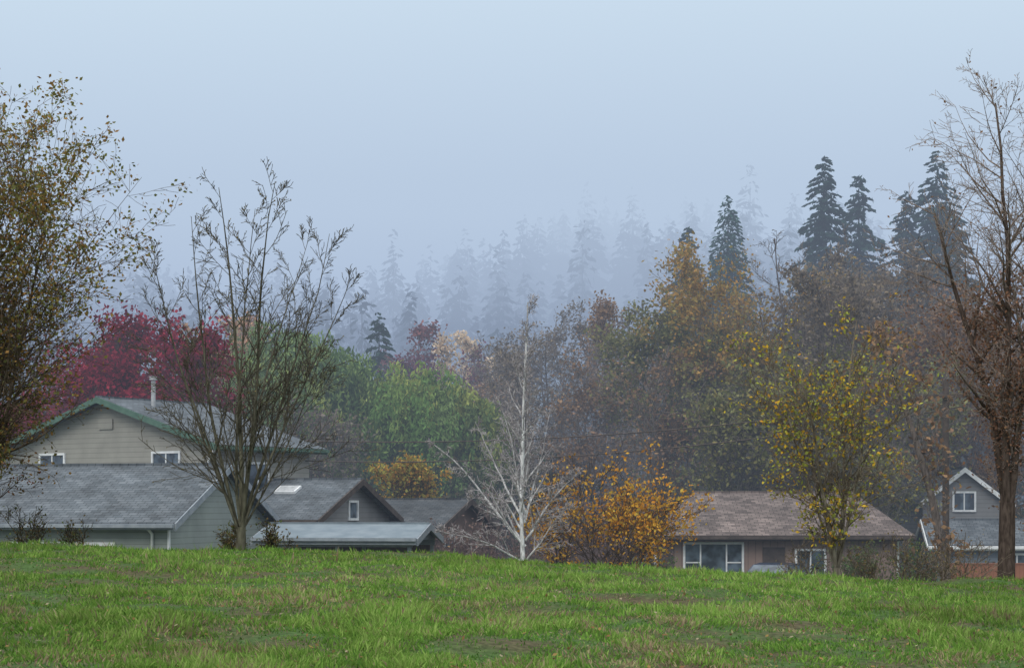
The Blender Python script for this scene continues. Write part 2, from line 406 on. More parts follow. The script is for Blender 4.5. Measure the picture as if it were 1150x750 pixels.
def window(E, face, a0, a1, z0, z1, panes=2, rail=False, trim=None):
    tm = trim or M_WHITE; t = .09
    ax, pl, s = face
    def bx(nm, a, b, lo, hi, z_0, z_1, mat):
        lo, hi = sorted((pl + s * lo, pl + s * hi))
        if ax == 'x': box(nm, a, b, lo, hi, z_0, z_1, mat, E)
        else: box(nm, lo, hi, a, b, z_0, z_1, mat, E)
    bx('window_glass', a0, a1, .005, .02, z0, z1, M_GLASS)
    bx('window_frame', a0 - t, a0, .003, .07, z0 - t, z1 + t, tm); bx('window_frame', a1, a1 + t, .003, .07, z0 - t, z1 + t, tm)
    bx('window_frame', a0, a1, .003, .069, z1, z1 + t, tm); bx('window_sill', a0, a1, .003, .1, z0 - t, z0, tm)
    if panes == 3:
        w = a1 - a0; cs = [a0 + w * .27, a0 + w * .73]
    else: cs = [a0 + (a1 - a0) * i / panes for i in range(1, panes)]
    for c in cs: bx('mullion', c - .03, c + .03, .022, .05, z0, z1, tm)
    if rail:
        c = z0 + (z1 - z0) * rail; ed = [a0] + cs + [a1]
        for i in range(len(ed) - 1):
            if panes == 3 and i == 1: continue
            bx('rail', ed[i] + .03, ed[i + 1] - .03, .022, .048, c - .025, c + .025, tm)

A = gable_house('beige_two_storey_house', -11.2, 68, 55.2, 5.2, 12.4, 4.0, 5.9, M_BEIGE, M_SH_GREY, M_GREENTRIM, oh=.5)
window(A, ('y', 0, -1), 2.1, 3.5, 3.08, 3.72, panes=2)
window(A, ('y', 0, -1), 8.7, 10.1, 3.1, 3.75, panes=2)
window(A, ('x', 0, -1), 1.6, 2.7, 2.3, 3.3, panes=2)
box('vent_louvre', -.06, -.005, 5.8, 6.6, 4.75, 5.15, M_BEIGE, A)
def pipe(name, pts, r, col, parent=None, mat=None):
    cu = bpy.data.curves.new(name, 'CURVE'); cu.dimensions = '3D'; cu.bevel_depth = r; cu.bevel_resolution = 3; cu.use_fill_caps = True
    sp = cu.splines.new('POLY'); sp.points.add(len(pts) - 1)
    for i, q in enumerate(pts): sp.points[i].co = (*q, 1)
    o = bpy.data.objects.new(name, cu); COL.objects.link(o); cu.materials.append(mat or M_CONC)
    if parent: o.parent = parent
    return o
pipe('flue_pipe', [(1.6, 5.2, 5.4), (1.6, 5.2, 6.75)], .09, None, A)
pipe('flue_cap', [(1.6, 5.2, 6.78), (1.6, 5.2, 6.92)], .16, None, A)
pipe('downspout', [(-.5, -.2, 3.75), (-.1, .35, 3.5), (-.08, .5, 3.3), (-.08, .5, -1.5)], .05, None, A, M_WHITE)
B = gable_house('grey_roofed_garage', -19.8, 60.25, -14.7, 8.9, 8.3, 1.15, 3.0, M_PALEGREEN, M_SH_GREY, M_GREYTRIM, oh=.4)
pipe('downspout', [(8.3, -.45, 1.0), (8.35, -.06, .75), (8.35, -.06, -2)], .05, None, B, M_WHITE)
box('garage_door', 3.2, 6.9, -.05, -.005, -2, .35, M_BEIGE, B)
for k in range(4): box('door_rail', 3.2, 6.9, -.06, -.052, -1.6 + k * .5, -1.58 + k * .5, M_GREYTRIM, B)
box('door_frame', 3.08, 3.2, -.07, -.005, -2, .47, M_WHITE, B); box('door_frame', 6.9, 7.02, -.07, -.005, -2, .47, M_WHITE, B)
box('door_header', 3.2, 6.9, -.07, -.005, .35, .47, M_WHITE, B)
box('corner_board', 8.88, 8.93, -.03, .1, -2.2, 1.1, M_WHITE, B)
Cc = gable_house('grey_sided_house', -10.2, 67.0, -20, 3.0, 7.0, 1.2, 2.6, M_GREYSIDE, M_SH_GREY, M_DARKTRIM, oh=.4)
window(Cc, ('y', 3.0, 1), 3.1, 3.8, 1.2, 1.8, panes=1)
sk = empty('skylight', (0, 0, 0)); sk.parent = Cc
o = box('skylight_frame', -.45, .45, -.3, .3, 0, .12, M_WHITE, sk); o.location = (.8, 2.3, 2.12 + .12); o.rotation_euler = (math.atan(.4), 0, 0)
o = box('skylight_pane', -.38, .38, -.24, .24, .122, .135, M_CONC, sk); o.location = (.8, 2.3, 2.12 + .12); o.rotation_euler = (math.atan(.4), 0, 0)
D = gable_house('dark_roofed_shed', -6.6, 73.24, -20, 3.7, 6.0, .8, 1.85, M_BROWN, M_SH_DARK, M_DARKTRIM, oh=.4)
window(D, ('y', 3.7, 1), 1.0, 2.0, -.4, .4, panes=2)
K = gable_house('carport', -8.6, 60.6, -9, 5.3, 4.0, .55, 1.0, M_WHITE, M_METAL, M_GREYTRIM, oh=.2, walls=False, th=.07)
mobj('gable_panel', [(5.3, 0, .5), (5.3, 4, .5), (5.3, 2, .98)], [(0, 1, 2)], M_METAL, K)
for xx in (.1, 2.7, 5.2):
    for yy in (.1, 3.9): box('post', xx - .06, xx + .06, yy - .06, yy + .06, -2.2, .53, M_GREYTRIM, K)
beam('header_beam', (0, .1, .5), (5.3, .1, .5), .22, .1, M_GREYTRIM, K); beam('header_beam', (0, 3.9, .5), (5.3, 3.9, .5), .22, .1, M_GREYTRIM, K)
box('back_screen', .2, 5.1, 3.95, 4.0, -2.2, .3, M_BROWN, K)
E_ = gable_house('brown_ranch_house', 6.6, 72.5, 0, 9.2, 8.0, .55, 2.15, M_TAN, M_SH_BROWN, M_DARKTRIM, oh=.5, hipL=1.2, hipR=1.2)
window(E_, ('x', 0, -1), .45, 2.75, -1.02, .12, panes=3, rail=.35)
window(E_, ('x', 0, -1), 5.0, 6.1, -1.1, -.15, panes=2)
box('front_door', 3.6, 4.5, -.05, -.005, -2.1, 0.0, M_DARKTRIM, E_)
box('porch_post', -.9, -.78, -1.2, -1.08, -2.2, -.1, M_WHITE, E_); box('brick_planter', 3.0, 3.5, -.5, -.05, -2.1, -1.0, M_BROWN, E_)
pipe('downspout', [(9.1, -.5, .4), (9.1, -.06, .2), (9.1, -.06, -2)], .05, None, E_, M_WHITE)
F = gable_house('grey_gabled_house', 23.5, 85, 90, 7, 3.9, 1.9, 3.4, M_GREYSIDE, M_SH_GREY, M_WHITE, oh=.3)
window(F, ('y', 0, -1), 1.45, 2.4, 1.5, 2.3, panes=2)
Fl = gable_house('blue_grey_cottage', 18.9, 79.5, -6, 5.2, 4.5, -.05, .95, M_BLUEGREY, M_SH_GREY, M_WHITE, oh=.35)
window(Fl, ('x', 0, -1), 3.1, 4.0, -1.3, -.5, panes=2)
Fe = empty('cedar_fence', (17.0, 70, 0), 3)
box('boards', 0, 6, 0, .03, -2.2, -.62, M_FENCE, Fe)
for k in range(4): box('post', k * 1.95, k * 1.95 + .1, .032, .13, -2.2, -.52, M_DARKTRIM, Fe)
box('cap_rail', 0, 6, -.03, .025, -.618, -.57, M_FENCE, Fe)
Up = empty('utility_pole', (16.2, 66.5, 0)); pipe('pole', [(0, 0, -2.3), (0, 0, 6.4)], .13, None, Up, M_DARKTRIM)
box('cross_arm', -.9, .9, -.28, -.14, 5.7, 5.82, M_DARKTRIM, Up)
def cable(a, b, sag):
    pts = []
    for i in range(25):
        t = i / 24; pts.append((a[0] + (b[0] - a[0]) * t - 16.2, a[1] + (b[1] - a[1]) * t - 66.5, a[2] + (b[2] - a[2]) * t - sag * 4 * t * (1 - t)))
    pipe('cable', pts, .022, None, Up, M_DARKTRIM)
cable((-8.4, 72, 4.3), (16.2, 66.4, 5.8), .6); cable((-8.4, 72.1, 3.5), (16.9, 66.4, 5.4), .7)

# parked hatchback in front of the ranch house (most of it is below the grassy crest)
def car(x, y, rot):
    E = empty('parked_car', (x, y, tz(x, y)), rot)
    prof = [(-2.1, .35), (-2.12, .75), (-1.95, .9), (-1.1, .98), (-.45, 1.4), (.2, 1.46), (1.15, 1.42), (1.85, 1.05), (2.05, .95), (2.08, .4)]
    def section(hw, top):  # half width shrinks with height
        return [(px, s * (hw - max(0, pz - .95) * .32), pz) for s in (-1, 1) for px, pz in prof]
    v = section(.87, 0); n = len(prof)
    f = [tuple(range(n)), tuple(range(2 * n - 1, n - 1, -1))] + [(i, n + i, n + (i + 1) % n, (i + 1) % n) for i in range(n)]
    b = mobj('body', v, f, M_CAR, E); bv = b.modifiers.new('bevel', 'BEVEL'); bv.width = .05; bv.segments = 3
    for s in (-1, 1):
        w = lambda z: s * (.87 - max(0, z - .95) * .32 + .006)
        mobj('side_glass', [(-.95, w(1.0), 1.0), (1.55, w(1.0), 1.0), (1.1, w(1.36), 1.36), (-.4, w(1.36), 1.36)], [(0, 1, 2, 3)], M_GLASS, E)
        for wx in (-1.32, 1.3):
            pipe('wheel', [(wx, s * .68, .32), (wx, s * .89, .32)], .32, None, E, M_TYRE); pipe('hub', [(wx, s * .8, .32), (wx, s * .9, .32)], .18, None, E, M_CONC)
        box('head_lamp', -2.14, -2.08, s * .7 - .13, s * .7 + .13, .66, .78, M_WHITE, E)
    mobj('windscreen', [(-1.08, -.74, 1.01), (-1.08, .74, 1.01), (-.5, .64, 1.385), (-.5, -.64, 1.385)], [(0, 1, 2, 3)], M_GLASS, E)
    mobj('rear_glass', [(1.24, -.62, 1.385), (1.24, .62, 1.385), (1.82, .72, 1.085), (1.82, -.72, 1.085)], [(0, 1, 2, 3)], M_GLASS, E)
car(10.2, 69.3, 62)

# ---------------------------------------------------------------- near trees
OL = [(.18, .18, .06), (.22, .19, .06), (.25, .15, .05), (.15, .16, .06), (.27, .15, .05)]
deciduous('olive_leaved_tree', -12.9, 43.5, 9.7, 3.4, 11, bark=(.075, .06, .045), barktop=(.11, .085, .06), pal=OL, nleaf=17000, lsize=.054, spread=.13,
          stems=4, tilt=20, base_r=.14, n=(22, 7, 5, 0), ang=(45, 45, 45, 40), fork=.1, rmin=.005)
deciduous('brown_leaved_tree', -14.6, 46.5, 6.6, 4.0, 12, bark=(.07, .05, .04), pal=[(.16, .10, .05), (.2, .11, .05), (.14, .12, .05), (.2, .08, .05)],
          nleaf=10000, lsize=.05, spread=.14, stems=4, tilt=24, base_r=.12, n=(18, 7, 5, 0), fork=.05, start=(.08, .1, .1, 0), rmin=.005)
# bare, many-stemmed tree: main stems fan out from near the ground
def bare_tree(name, x, y, H, seed):
    T = Tree(seed); g = T.rng; z = tz(x, y) - .15
    P = params(H, 1, levels=4, seg=(10, 5, 3, 2), wig=(.035, .07, .09, .1), trop=(.012, .05, .04, .03), start=(.12, .2, .15, 0), n=(17, 6, 3, 0),
               ang=(40, 38, 38, 36), ratio=(0, .45, .45, .5), rmin=.0068, rr=.52, rl=.018, taper=.14)
    P['env'] = lambda t: 2.4 * (1.08 - t) ** .9 + .3
    T.seg((x, y, z), (x + .02, y, z + .75), .14, .11)
    base = Vector((x + .02, y, z + .7))
    for k, (tx, ty, hh, r) in enumerate(((-.04, .05, 1.0, .066), (.10, -.05, .98, .062), (-.18, .1, .94, .054), (.24, .08, .87, .048), (-.34, -.1, .80, .044),
                                        (.40, -.05, .74, .04), (-.10, -.25, .87, .044), (.06, .3, .9, .044), (-.5, .1, .6, .034), (.55, .15, .5, .03))):
        d = Vector((tx, ty, 1)).normalized(); T.grow(base + Vector((tx * .15, ty * .15, g.uniform(-.25, .25))), d, (H - .7) * hh / d.z * .97, r, 0, P)
    T.leaves(1800, .022, [(.2, .16, .07), (.22, .19, .08)], .01)
    return T.finish(name, (.11, .105, .075), (.105, .095, .075))
bare_tree('bare_mossy_tree', -6.65, 43.6, 9.5, 28)
YL = [(.50, .38, .05), (.54, .34, .04), (.34, .34, .07), (.28, .31, .07), (.50, .26, .04)]
deciduous('yellow_leaved_tree', 8.1, 44.2, 7.1, 1.75, 33, bark=(.17, .15, .12), barktop=(.16, .13, .10), pal=YL, nleaf=3300, lsize=.05, spread=.08,
          stems=6, tilt=17, base_r=.10, fork=.07, n=(13, 6, 4, 0), trop=(.02, .05, .03, 0), rmin=.006, ang=(52, 45, 42, 40), rr=.5)
def ivy(T, z):
    T.leaves(6500, .045, [(.19, .10, .07), (.22, .12, .075), (.17, .10, .07)], .24, zr=(z + 3.8, z + 8.8), clump=.5)
deciduous('tall_bare_tree', 13.45, 48.5, 14.3, 2.6, 43, bark=(.085, .065, .055), barktop=(.26, .21, .18), pal=[(.24, .14, .08)], nleaf=900, lsize=.04, spread=.06,
          stems=3, tilt=9, base_r=.22, fork=.2, n=(24, 7, 5, 0), trop=(.03, .05, .03, 0), extra=ivy, rmin=.0055, ang=(50, 45, 42, 40))
def birch(name, x, y, H, seed):
    T = Tree(seed); z = tz(x, y) - .1
    P = params(H, 1.6, n=(34, 6, 5, 0), trop=(.012, .03, -.01, -.04), ang=(40, 40, 40, 40), rmin=.008, wig=(.022, .1, .14, .16), start=(.24, .2, .1, 0), rr=.62, rl=.03)
    P['env'] = lambda t: 2.5 * (1.0 - t) + .35
    T.grow(Vector((x, y, z)), Vector((-.01, 0, 1)), H * .97, .092, 0, P)
    P2 = params(H, 1, levels=4, seg=(9, 5, 3, 2), wig=(.06, .12, .16, .16), trop=(-.015, -.02, -.05, -.05), n=(13, 5, 3, 0), ang=(42, 40, 40, 40), start=(.15, .1, .1, 0), rmin=.008, rr=.62, rl=.03)
    P2['env'] = lambda t: 1.4 * (1.1 - t)
    for dx, dy, dz, h, Ln, r in ((-1, .2, 1.0, 2.4, 4.9, .055), (-1, -.4, .7, 1.8, 3.8, .04), (-.9, .5, 1.6, 3.2, 4.0, .048), (1, .2, 1.3, 2.6, 3.0, .045),
                                 (.9, -.4, 1.0, 1.9, 2.4, .035), (-.5, -.3, 1.8, 3.5, 4.0, .045), (.55, .5, 2, 3.3, 3.8, .042), (.3, -.2, 1.5, 4.6, 3.0, .035)):
        T.grow(Vector((x, y, z + h)), Vector((dx, dy, dz)).normalized(), Ln, r, 0, P2)
    return T.finish(name, (.66, .66, .65), (.34, .31, .31))
birch('white_birch_tree', .45, 60, 10.9, 53)
OR = [(.60, .29, .04), (.64, .36, .05), (.5, .22, .03), (.55, .39, .07)]
deciduous('orange_leaved_tree', 3.85, 62, 4.3, 2.4, 61, bark=(.09, .07, .06), pal=OR, nleaf=4400, lsize=.07, spread=.14, stems=6, tilt=34, base_r=.1, fork=.08,
          n=(9, 5, 4, 0), rmin=.008)
deciduous('orange_leaved_tree', 1.7, 64, 5.4, 1.3, 62, bark=(.09, .07, .06), pal=OR, nleaf=1300, lsize=.065, spread=.12, stems=3, tilt=14, base_r=.08, n=(9, 5, 4, 0), rmin=.008)
deciduous('golden_leaved_tree', -4.7, 82, 5.5, 1.5, 63, bark=(.06, .05, .04), pal=[(.42, .28, .05), (.33, .29, .06), (.46, .24, .05), (.26, .26, .07)], nleaf=11000, lsize=.09, spread=.2,
          stems=3, tilt=12, n=(12, 6, 4, 0), rmin=.01)

# ---------------------------------------------------------------- mid distance trees
RED = [(.25, .02, .045), (.20, .018, .04), (.30, .034, .055), (.14, .02, .036)]
deciduous('crimson_maple_tree', -20.2, 90, 12.4, 4.1, 71, pal=RED, nleaf=32000, lsize=.13, spread=.32, stems=4, tilt=17, n=(14, 6, 4, 0), rmin=.012)
deciduous('crimson_maple_tree', -25.0, 95, 11.2, 4.2, 72, pal=RED, nleaf=18000, lsize=.14, spread=.32, stems=3, tilt=20, n=(12, 6, 4, 0), rmin=.012)

def willow(name, x, y, H, R, seed, pal, ns=620, nl=11):
    T = Tree(seed); r = T.nr; z0 = tz(x, y) - .1
    P = params(H, R, levels=3, seg=(7, 5, 3), n=(10, 5, 0), wig=(.07, .12, .15), trop=(.02, -.02, -.1), rmin=.02)
    P['env'] = lambda t: R * .5 * (1.1 - t * .7)
    for i in range(5):
        az = i * 1.26 + .4; T.grow(Vector((x, y, z0)), Vector((.3 * math.cos(az), .3 * math.sin(az), 1)).normalized(), H * .8, .2, 0, P)
    la = np.arange(nl) * 2.4 + r.rand(nl); ls = R * .8 * np.sqrt((np.arange(nl) + .3) / nl); lr = R * r.uniform(.28, .5, nl)
    lz = H * (1.0 - .36 * (ls / R) ** 1.5) * r.uniform(.88, 1.04, nl)
    li = r.randint(0, nl, ns); a = r.rand(ns) * 2 * math.pi; s = np.sqrt(r.rand(ns))
    sx = x + np.cos(la[li]) * ls[li] + np.cos(a) * s * lr[li]; sy = y + np.sin(la[li]) * ls[li] + np.sin(a) * s * lr[li]
    sz = z0 + lz[li] - lr[li] * .9 * (1 - np.sqrt(np.clip(1 - s ** 2, 0, 1))) - r.rand(ns) ** 2 * H * .5 + r.normal(0, .25, ns)
    Ln = r.uniform(.06, .30, ns) * H
    k = 42; t = r.rand(ns, k)
    cx = sx[:, None] + r.normal(0, .2, (ns, k)) + (np.cos(a) * .6)[:, None] * np.sin(t * 2); cy = sy[:, None] + r.normal(0, .2, (ns, k)) + (np.sin(a) * .6)[:, None] * np.sin(t * 2)
    cz = sz[:, None] - t * Ln[:, None]; c = np.stack([cx, cy, cz], 2).reshape(-1, 3); n = len(c)
    u = norm(r.normal(0, .55, (n, 3)) + np.array([0, 0, -1])); v = norm(np.cross(u, r.normal(0, 1, (n, 3))))
    T.lq.append(leaf_quads(c, u, v, r.uniform(.10, .24, n), r.uniform(.04, .08, n)))
    pal = np.array(pal) * np.array([.84, .82, .95]); sc = pal[(li + r.randint(0, 2, ns)) % len(pal)] * r.uniform(.55, 1.35, ns)[:, None]
    T.lc.append(np.repeat(sc, k, axis=0) * r.uniform(.8, 1.2, n)[:, None])
    return T.finish(name, (.07, .06, .05))
WG = [(.19, .30, .09), (.25, .36, .10), (.15, .25, .08), (.30, .37, .10)]
willow('willow_tree', -12.6, 104, 15.2, 5.8, 81, WG, 1400)
willow('willow_tree', -17.0, 112, 13.2, 4.0, 82, WG, 650)
willow('willow_tree', -4.9, 102, 12.9, 4.6, 83, [(.18, .32, .08), (.25, .37, .09), (.36, .41, .10), (.20, .29, .09)], 1150)
willow('willow_tree', -8.6, 110, 12.6, 4.4, 84, [(.15, .25, .09), (.18, .28, .09)], 800)

BR = (.12, .10, .09)
def bg(name, x, y, top, R, seed, pal=None, nleaf=0, **k):
    kw = dict(stems=3, tilt=15, n=(16, 7, 5, 0), rmin=.011, barktop=(.18, .155, .14), bark=BR, lsize=.11, spread=.25, start=(.15, .12, .1, 0))
    kw.update(k)
    return deciduous(name, x, y, top + 2, R, seed, pal=pal, nleaf=nleaf, **kw)
GB = [(.21, .17, .14), (.18, .155, .13), (.24, .19, .13)]
RB = [(.25, .155, .10), (.29, .18, .10), (.21, .14, .10)]
bg('bare_deciduous_tree', -.3, 125, 14.0, 3.5, 101, GB, 5000)
bg('bare_deciduous_tree', 3.6, 122, 16.6, 4.2, 102, GB, 9000)
bg('russet_deciduous_tree', 6.6, 112, 14.9, 3.0, 103, RB, 6500)
bg('russet_deciduous_tree', -1.2, 112, 10.5, 2.8, 104, RB, 2500)
bg('bare_deciduous_tree', 1.6, 104, 12.0, 3.0, 105, GB, 2500)
bg('bare_deciduous_tree', 8.2, 125, 16.8, 3.0, 106, GB, 1500)
bg('cream_leaved_tree', -3.2, 142, 17.3, 2.4, 107, [(.7, .55, .38), (.62, .46, .3)], 6000, lsize=.18)
bg('plum_tree', -5.8, 132, 16.4, 2.6, 108, [(.16, .06, .09), (.2, .07, .09)], 9000, lsize=.15)
bg('plum_tree', -8.2, 134, 15.6, 2.2, 109, [(.2, .08, .09), (.24, .1, .09)], 6000, lsize=.15)
bg('peach_leaved_tree', -19.3, 128, 15.8, 3.3, 110, [(.6, .32, .17), (.5, .28, .14), (.32, .27, .12)], 14000, lsize=.16)
bg('russet_deciduous_tree', 4.6, 98, 9.5, 2.8, 111, RB, 3500)
bg('russet_deciduous_tree', 8.5, 92, 9.5, 2.6, 112, RB, 3000)
OO = [(.36, .22, .07), (.32, .23, .07), (.40, .23, .065), (.26, .22, .08)]
OV = [(.19, .20, .08), (.23, .22, .09), (.17, .175, .08), (.27, .23, .085)]
def omix(T, z):
    T.leaves(17000, .11, OO, .3, zr=(z + 10.5, z + 30)); T.leaves(17000, .11, OV, .32, zr=(z + 3, z + 12.5))
bg('orange_topped_tree', 11.9, 95, 14.8, 4.4, 121, extra=omix, bark=(.15, .15, .12), barktop=(.2, .17, .12), tilt=20, stems=6, n=(13, 6, 4, 0))
bg('olive_leaved_tree', 8.4, 97, 12.0, 2.8, 122, OV, 10000, bark=(.15, .15, .12), stems=4)
bg('orange_topped_tree', 14.6, 99, 14.2, 3.2, 123, OV, 11000)
bg('bare_deciduous_tree', 14.5, 92, 16.4, 2.4, 124, None, 0, stems=3, tilt=8)
bg('bare_deciduous_tree', 16.2, 86, 14.0, 3.0, 125, GB, 6000)
bg('bare_deciduous_tree', 18.4, 92, 14.8, 3.2, 126, GB, 7000)
bg('bare_deciduous_tree', 20.8, 95, 15.0, 3.2, 127, GB, 7000)
bg('bare_deciduous_tree', 17.4, 99, 15.0, 3.2, 137, GB, 7000)
bg('russet_deciduous_tree', 22.0, 90, 13.6, 3.2, 128, RB, 7000)
bg('russet_deciduous_tree', 24.6, 92, 14.0, 3.4, 129, RB, 9000)
bg('russet_deciduous_tree', 27.0, 98, 14.8, 3.4, 138, RB, 8000)
bg('russet_deciduous_tree', 26.5, 84, 11.6, 3.0, 130, RB, 7000)
bg('olive_leaved_tree', 13.4, 84, 9.0, 2.8, 131, OV, 7000, bark=(.15, .15, .12), stems=5)
bg('olive_leaved_tree', 17.0, 82, 9.0, 2.8, 132, OV, 7000, bark=(.15, .15, .12), stems=5)
bg('olive_leaved_tree', 10.2, 86, 8.0, 2.4, 139, OV, 5000, bark=(.15, .15, .12), stems=5)
bg('dark_trunked_tree', 15.2, 62, 8.2, 1.5, 133, RB, 900, stems=1, base_r=.2, rmin=.008)
bg('russet_deciduous_tree', 20.3, 66, 8.5, 2.4, 134, RB, 2500, rmin=.008, lsize=.07, n=(12, 6, 4, 0))
bg('bare_deciduous_tree', -10.5, 96, 8.0, 2.2, 135, GB, 1500)

def shrub_mass(name, pts, seed, bark, pal, nl, lsize=.06, rmin=.007, nst=8):
    T = Tree(seed); g = T.rng
    for (x, y, h, r) in pts:
        P = params(h, r, levels=3, seg=(5, 4, 3), n=(8, 4, 0), wig=(.1, .14, .16), trop=(.05, .04, .02), start=(.1, .1, 0), rmin=rmin)
        P['env'] = (lambda hh: (lambda t: hh * .45 * (1.1 - t * .6)))(h)
        for i in range(nst):
            az = g.uniform(0, 6.28); tl = g.uniform(.1, .7)
            T.grow(Vector((x + g.gauss(0, r * .25), y + g.gauss(0, r * .25), tz(x, y) - .05)), Vector((math.sin(tl) * math.cos(az), math.sin(tl) * math.sin(az), math.cos(tl))), h * g.uniform(.6, 1), .02, 0, P)
    if nl: T.leaves(nl, lsize, pal, .1)
    return T.finish(name, bark)
rg = random.Random(4)
PB = (.17, .125, .12)
shrub_mass('bare_shrub_thicket', [(rg.uniform(-3.5, 5), rg.uniform(70, 84), rg.uniform(2.6, 4.6), 1.2) for _ in range(18)], 201, PB, [(.22, .15, .13), (.2, .14, .11)], 6000, .07, .009)
shrub_mass('bare_shrub_thicket', [(rg.uniform(-2.5, 5.0), rg.uniform(62, 66), rg.uniform(1.4, 2.2), 1) for _ in range(10)], 202, PB, [(.22, .14, .13), (.32, .2, .1)], 2500, .05)
shrub_mass('dark_green_hedge', [(rg.uniform(-24, 28), rg.uniform(96, 104), rg.uniform(4.5, 7), 2.5) for _ in range(34)], 203, (.05, .045, .04), [(.05, .09, .04), (.09, .10, .05), (.12, .10, .06)], 42000, .16, .014)
shrub_mass('garden_shrub', [(13.2, 69.5, 1.9, .8), (13.6, 68, 2.4, 1), (14.8, 66, 2.4, 1), (5.6, 68, 1.8, .8)], 204, (.08, .07, .05), [(.09, .14, .05), (.12, .14, .05)], 3500, .06)
shrub_mass('garden_shrub', [(9.3, 45, 1.3, .5), (10.3, 46, 1.9, .5), (11.0, 46, 1.6, .5), (7.4, 45, 1.4, .4), (12.0, 47, 1.8, .5)], 205, (.17, .14, .11), [(.23, .18, .08)], 450, .035, nst=5)
shrub_mass('dark_bramble', [(-6.9, 44.0, .8, .3), (-6.0, 44.4, .9, .3), (-12.0, 44.5, 1.4, .6), (-13.4, 44, 1.6, .6), (-11.4, 45.5, 1.2, .5)], 206, (.08, .07, .05), [(.12, .14, .05), (.18, .13, .06)], 2000, .035, nst=6)

# ---------------------------------------------------------------- conifers
def conifer_quads(x, y, z, H, R, n, leaf, r, ragged=1., low=.08, pw=.8, dens=6):
    nb = int(H * dens); tb = 1 - r.rand(nb) ** .8; az = r.rand(nb) * 2 * math.pi
    Rb = R * (1 - tb) ** pw * (1 + ragged * (r.uniform(-.42, .22, nb))) + .25
    pb = Rb ** 1.1 / (Rb ** 1.1).sum(); i = r.choice(nb, n, p=pb); s = r.rand(n) ** .75; rb = Rb[i]; a = az[i]
    cz = z + H * (low + (1 - low) * tb[i]) + rb * (.10 * s - .38 * s ** 1.8) - (leaf * .2)
    side = r.normal(0, 1, n) * (.2 * rb * (1.15 - s) + .06)
    cx = x + np.cos(a) * rb * s - np.sin(a) * side; cy = y + np.sin(a) * rb * s + np.cos(a) * side
    c = np.stack([cx, cy, cz], 1)
    u = norm(np.stack([np.cos(a), np.sin(a), -.6 * np.ones(n)], 1) + r.normal(0, .4, (n, 3))); v = norm(np.cross(u, r.normal(0, 1, (n, 3))))
    l = leaf * r.uniform(.6, 1.3, n) * (.6 + .4 * (1 - tb[i]))
    return leaf_quads(c, u, v, l, l * .42), tb[i]
def conifer(name, x, y, top, R, seed, n=9000, leaf=.42, ragged=1., col=(.03, .06, .045), pw=.66, dens=13):
    T = Tree(seed); z = tz(x, y); H = top - z
    T.seg((x, y, z - .2), (x, y, z + H * .5), H * .012, H * .006); T.seg((x, y, z + H * .5), (x, y, top - .6), H * .006, .02)
    q, tb = conifer_quads(x, y, z, H, R, n, leaf, T.nr, ragged, pw=pw, dens=dens)
    T.lq.append(q); T.lc.append(np.array(col)[None, :] * T.nr.uniform(.6, 1.4, (n, 1)))
    return T.finish(name, (.06, .05, .045))
conifer('fir_tree', 26.3, 150, 31.2, 5.4, 301, 26000, ragged=1.3, dens=17)
conifer('fir_tree', 29.8, 153, 30.2, 5.2, 302, 24000, ragged=1.3, dens=17)
conifer('fir_tree', 33.6, 152, 28.8, 4.8, 303, 22000, ragged=1.2, dens=17)
conifer('fir_tree', 35.8, 150, 31.8, 6.0, 304, 27000, ragged=1.2, dens=17)
conifer('fir_tree', 38.4, 156, 28.5, 4.8, 305, 17000)
conifer('fir_tree', 31.6, 162, 26.5, 5, 306, 15000)
conifer('sequoia_tree', 18.2, 150, 28.0, 5.0, 307, 34000, .32, .1, pw=.72, col=(.035, .085, .06), dens=45)
conifer('fir_tree', 14.8, 150, 25.2, 4.4, 308, 18000, ragged=.8)
conifer('fir_tree', -10.3, 138, 16.9, 2.8, 309, 8000, ragged=.9)

def forest():
    r = np.random.RandomState(77); Q = []; C = []; tr = Tree(78)
    n = 0
    while n < 680:
        y = 195 + 245 * r.rand(); x = (r.rand() * 2 - 1) * (y * .36 + 10)
        if vnoise(np.array([x]), np.array([y]), 18, 55)[0] < .28: continue
        z = tz(x, y); H = r.uniform(12, 21) * (1.25 if r.rand() < .1 else 1); R = H * r.uniform(.17, .24)
        q, _ = conifer_quads(x, y, z, H, R, 420, 1.05, r, .8, pw=.72); Q.append(q)
        C.append(np.array([.035, .055, .045])[None, :] * r.uniform(.7, 1.4, (420, 1)))
        tr.seg((x, y, z - .5), (x, y, z + H * .8), .22, .05); n += 1
    tr.lq = [np.concatenate(Q)]; tr.lc = [np.concatenate(C)]
    tr.finish('distant_conifer_forest', (.06, .05, .045))
forest()
def woods():
    r = np.random.RandomState(99); Q = []; C = []; tr = Tree(98)
    pals = np.array([(.15, .13, .10), (.2, .14, .1), (.13, .15, .09), (.18, .12, .1), (.1, .13, .08)])
    for k in range(90):
        y = r.uniform(160, 205); x = (r.rand() * 2 - 1) * (y * .34); z = tz(x, y); H = r.uniform(9, 14); R = H * .3; m = 900
        lob = r.normal(0, 1, (9, 3)) * np.array([R * .45, R * .45, H * .17]) + np.array([x, y, z + H * .62])
        c = lob[r.randint(0, 9, m)] + r.normal(0, 1, (m, 3)) * R * .26
        u = norm(r.normal(0, 1, (m, 3))); v = norm(np.cross(u, r.normal(0, 1, (m, 3)))); l = r.uniform(.15, .36, m)
        Q.append(leaf_quads(c, u, v, l, l * .6)); C.append(pals[r.randint(0, 5)][None, :] * r.uniform(.6, 1.3, (m, 1)))
        tr.seg((x, y, z - .3), (x, y, z + H * .8), .2, .05)
        for b in range(9): tr.seg((x, y, z + H * .3), tuple(lob[b]), .08, .03)
    tr.lq = [np.concatenate(Q)]; tr.lc = [np.concatenate(C)]
    tr.finish('distant_deciduous_woods', (.13, .11, .10))
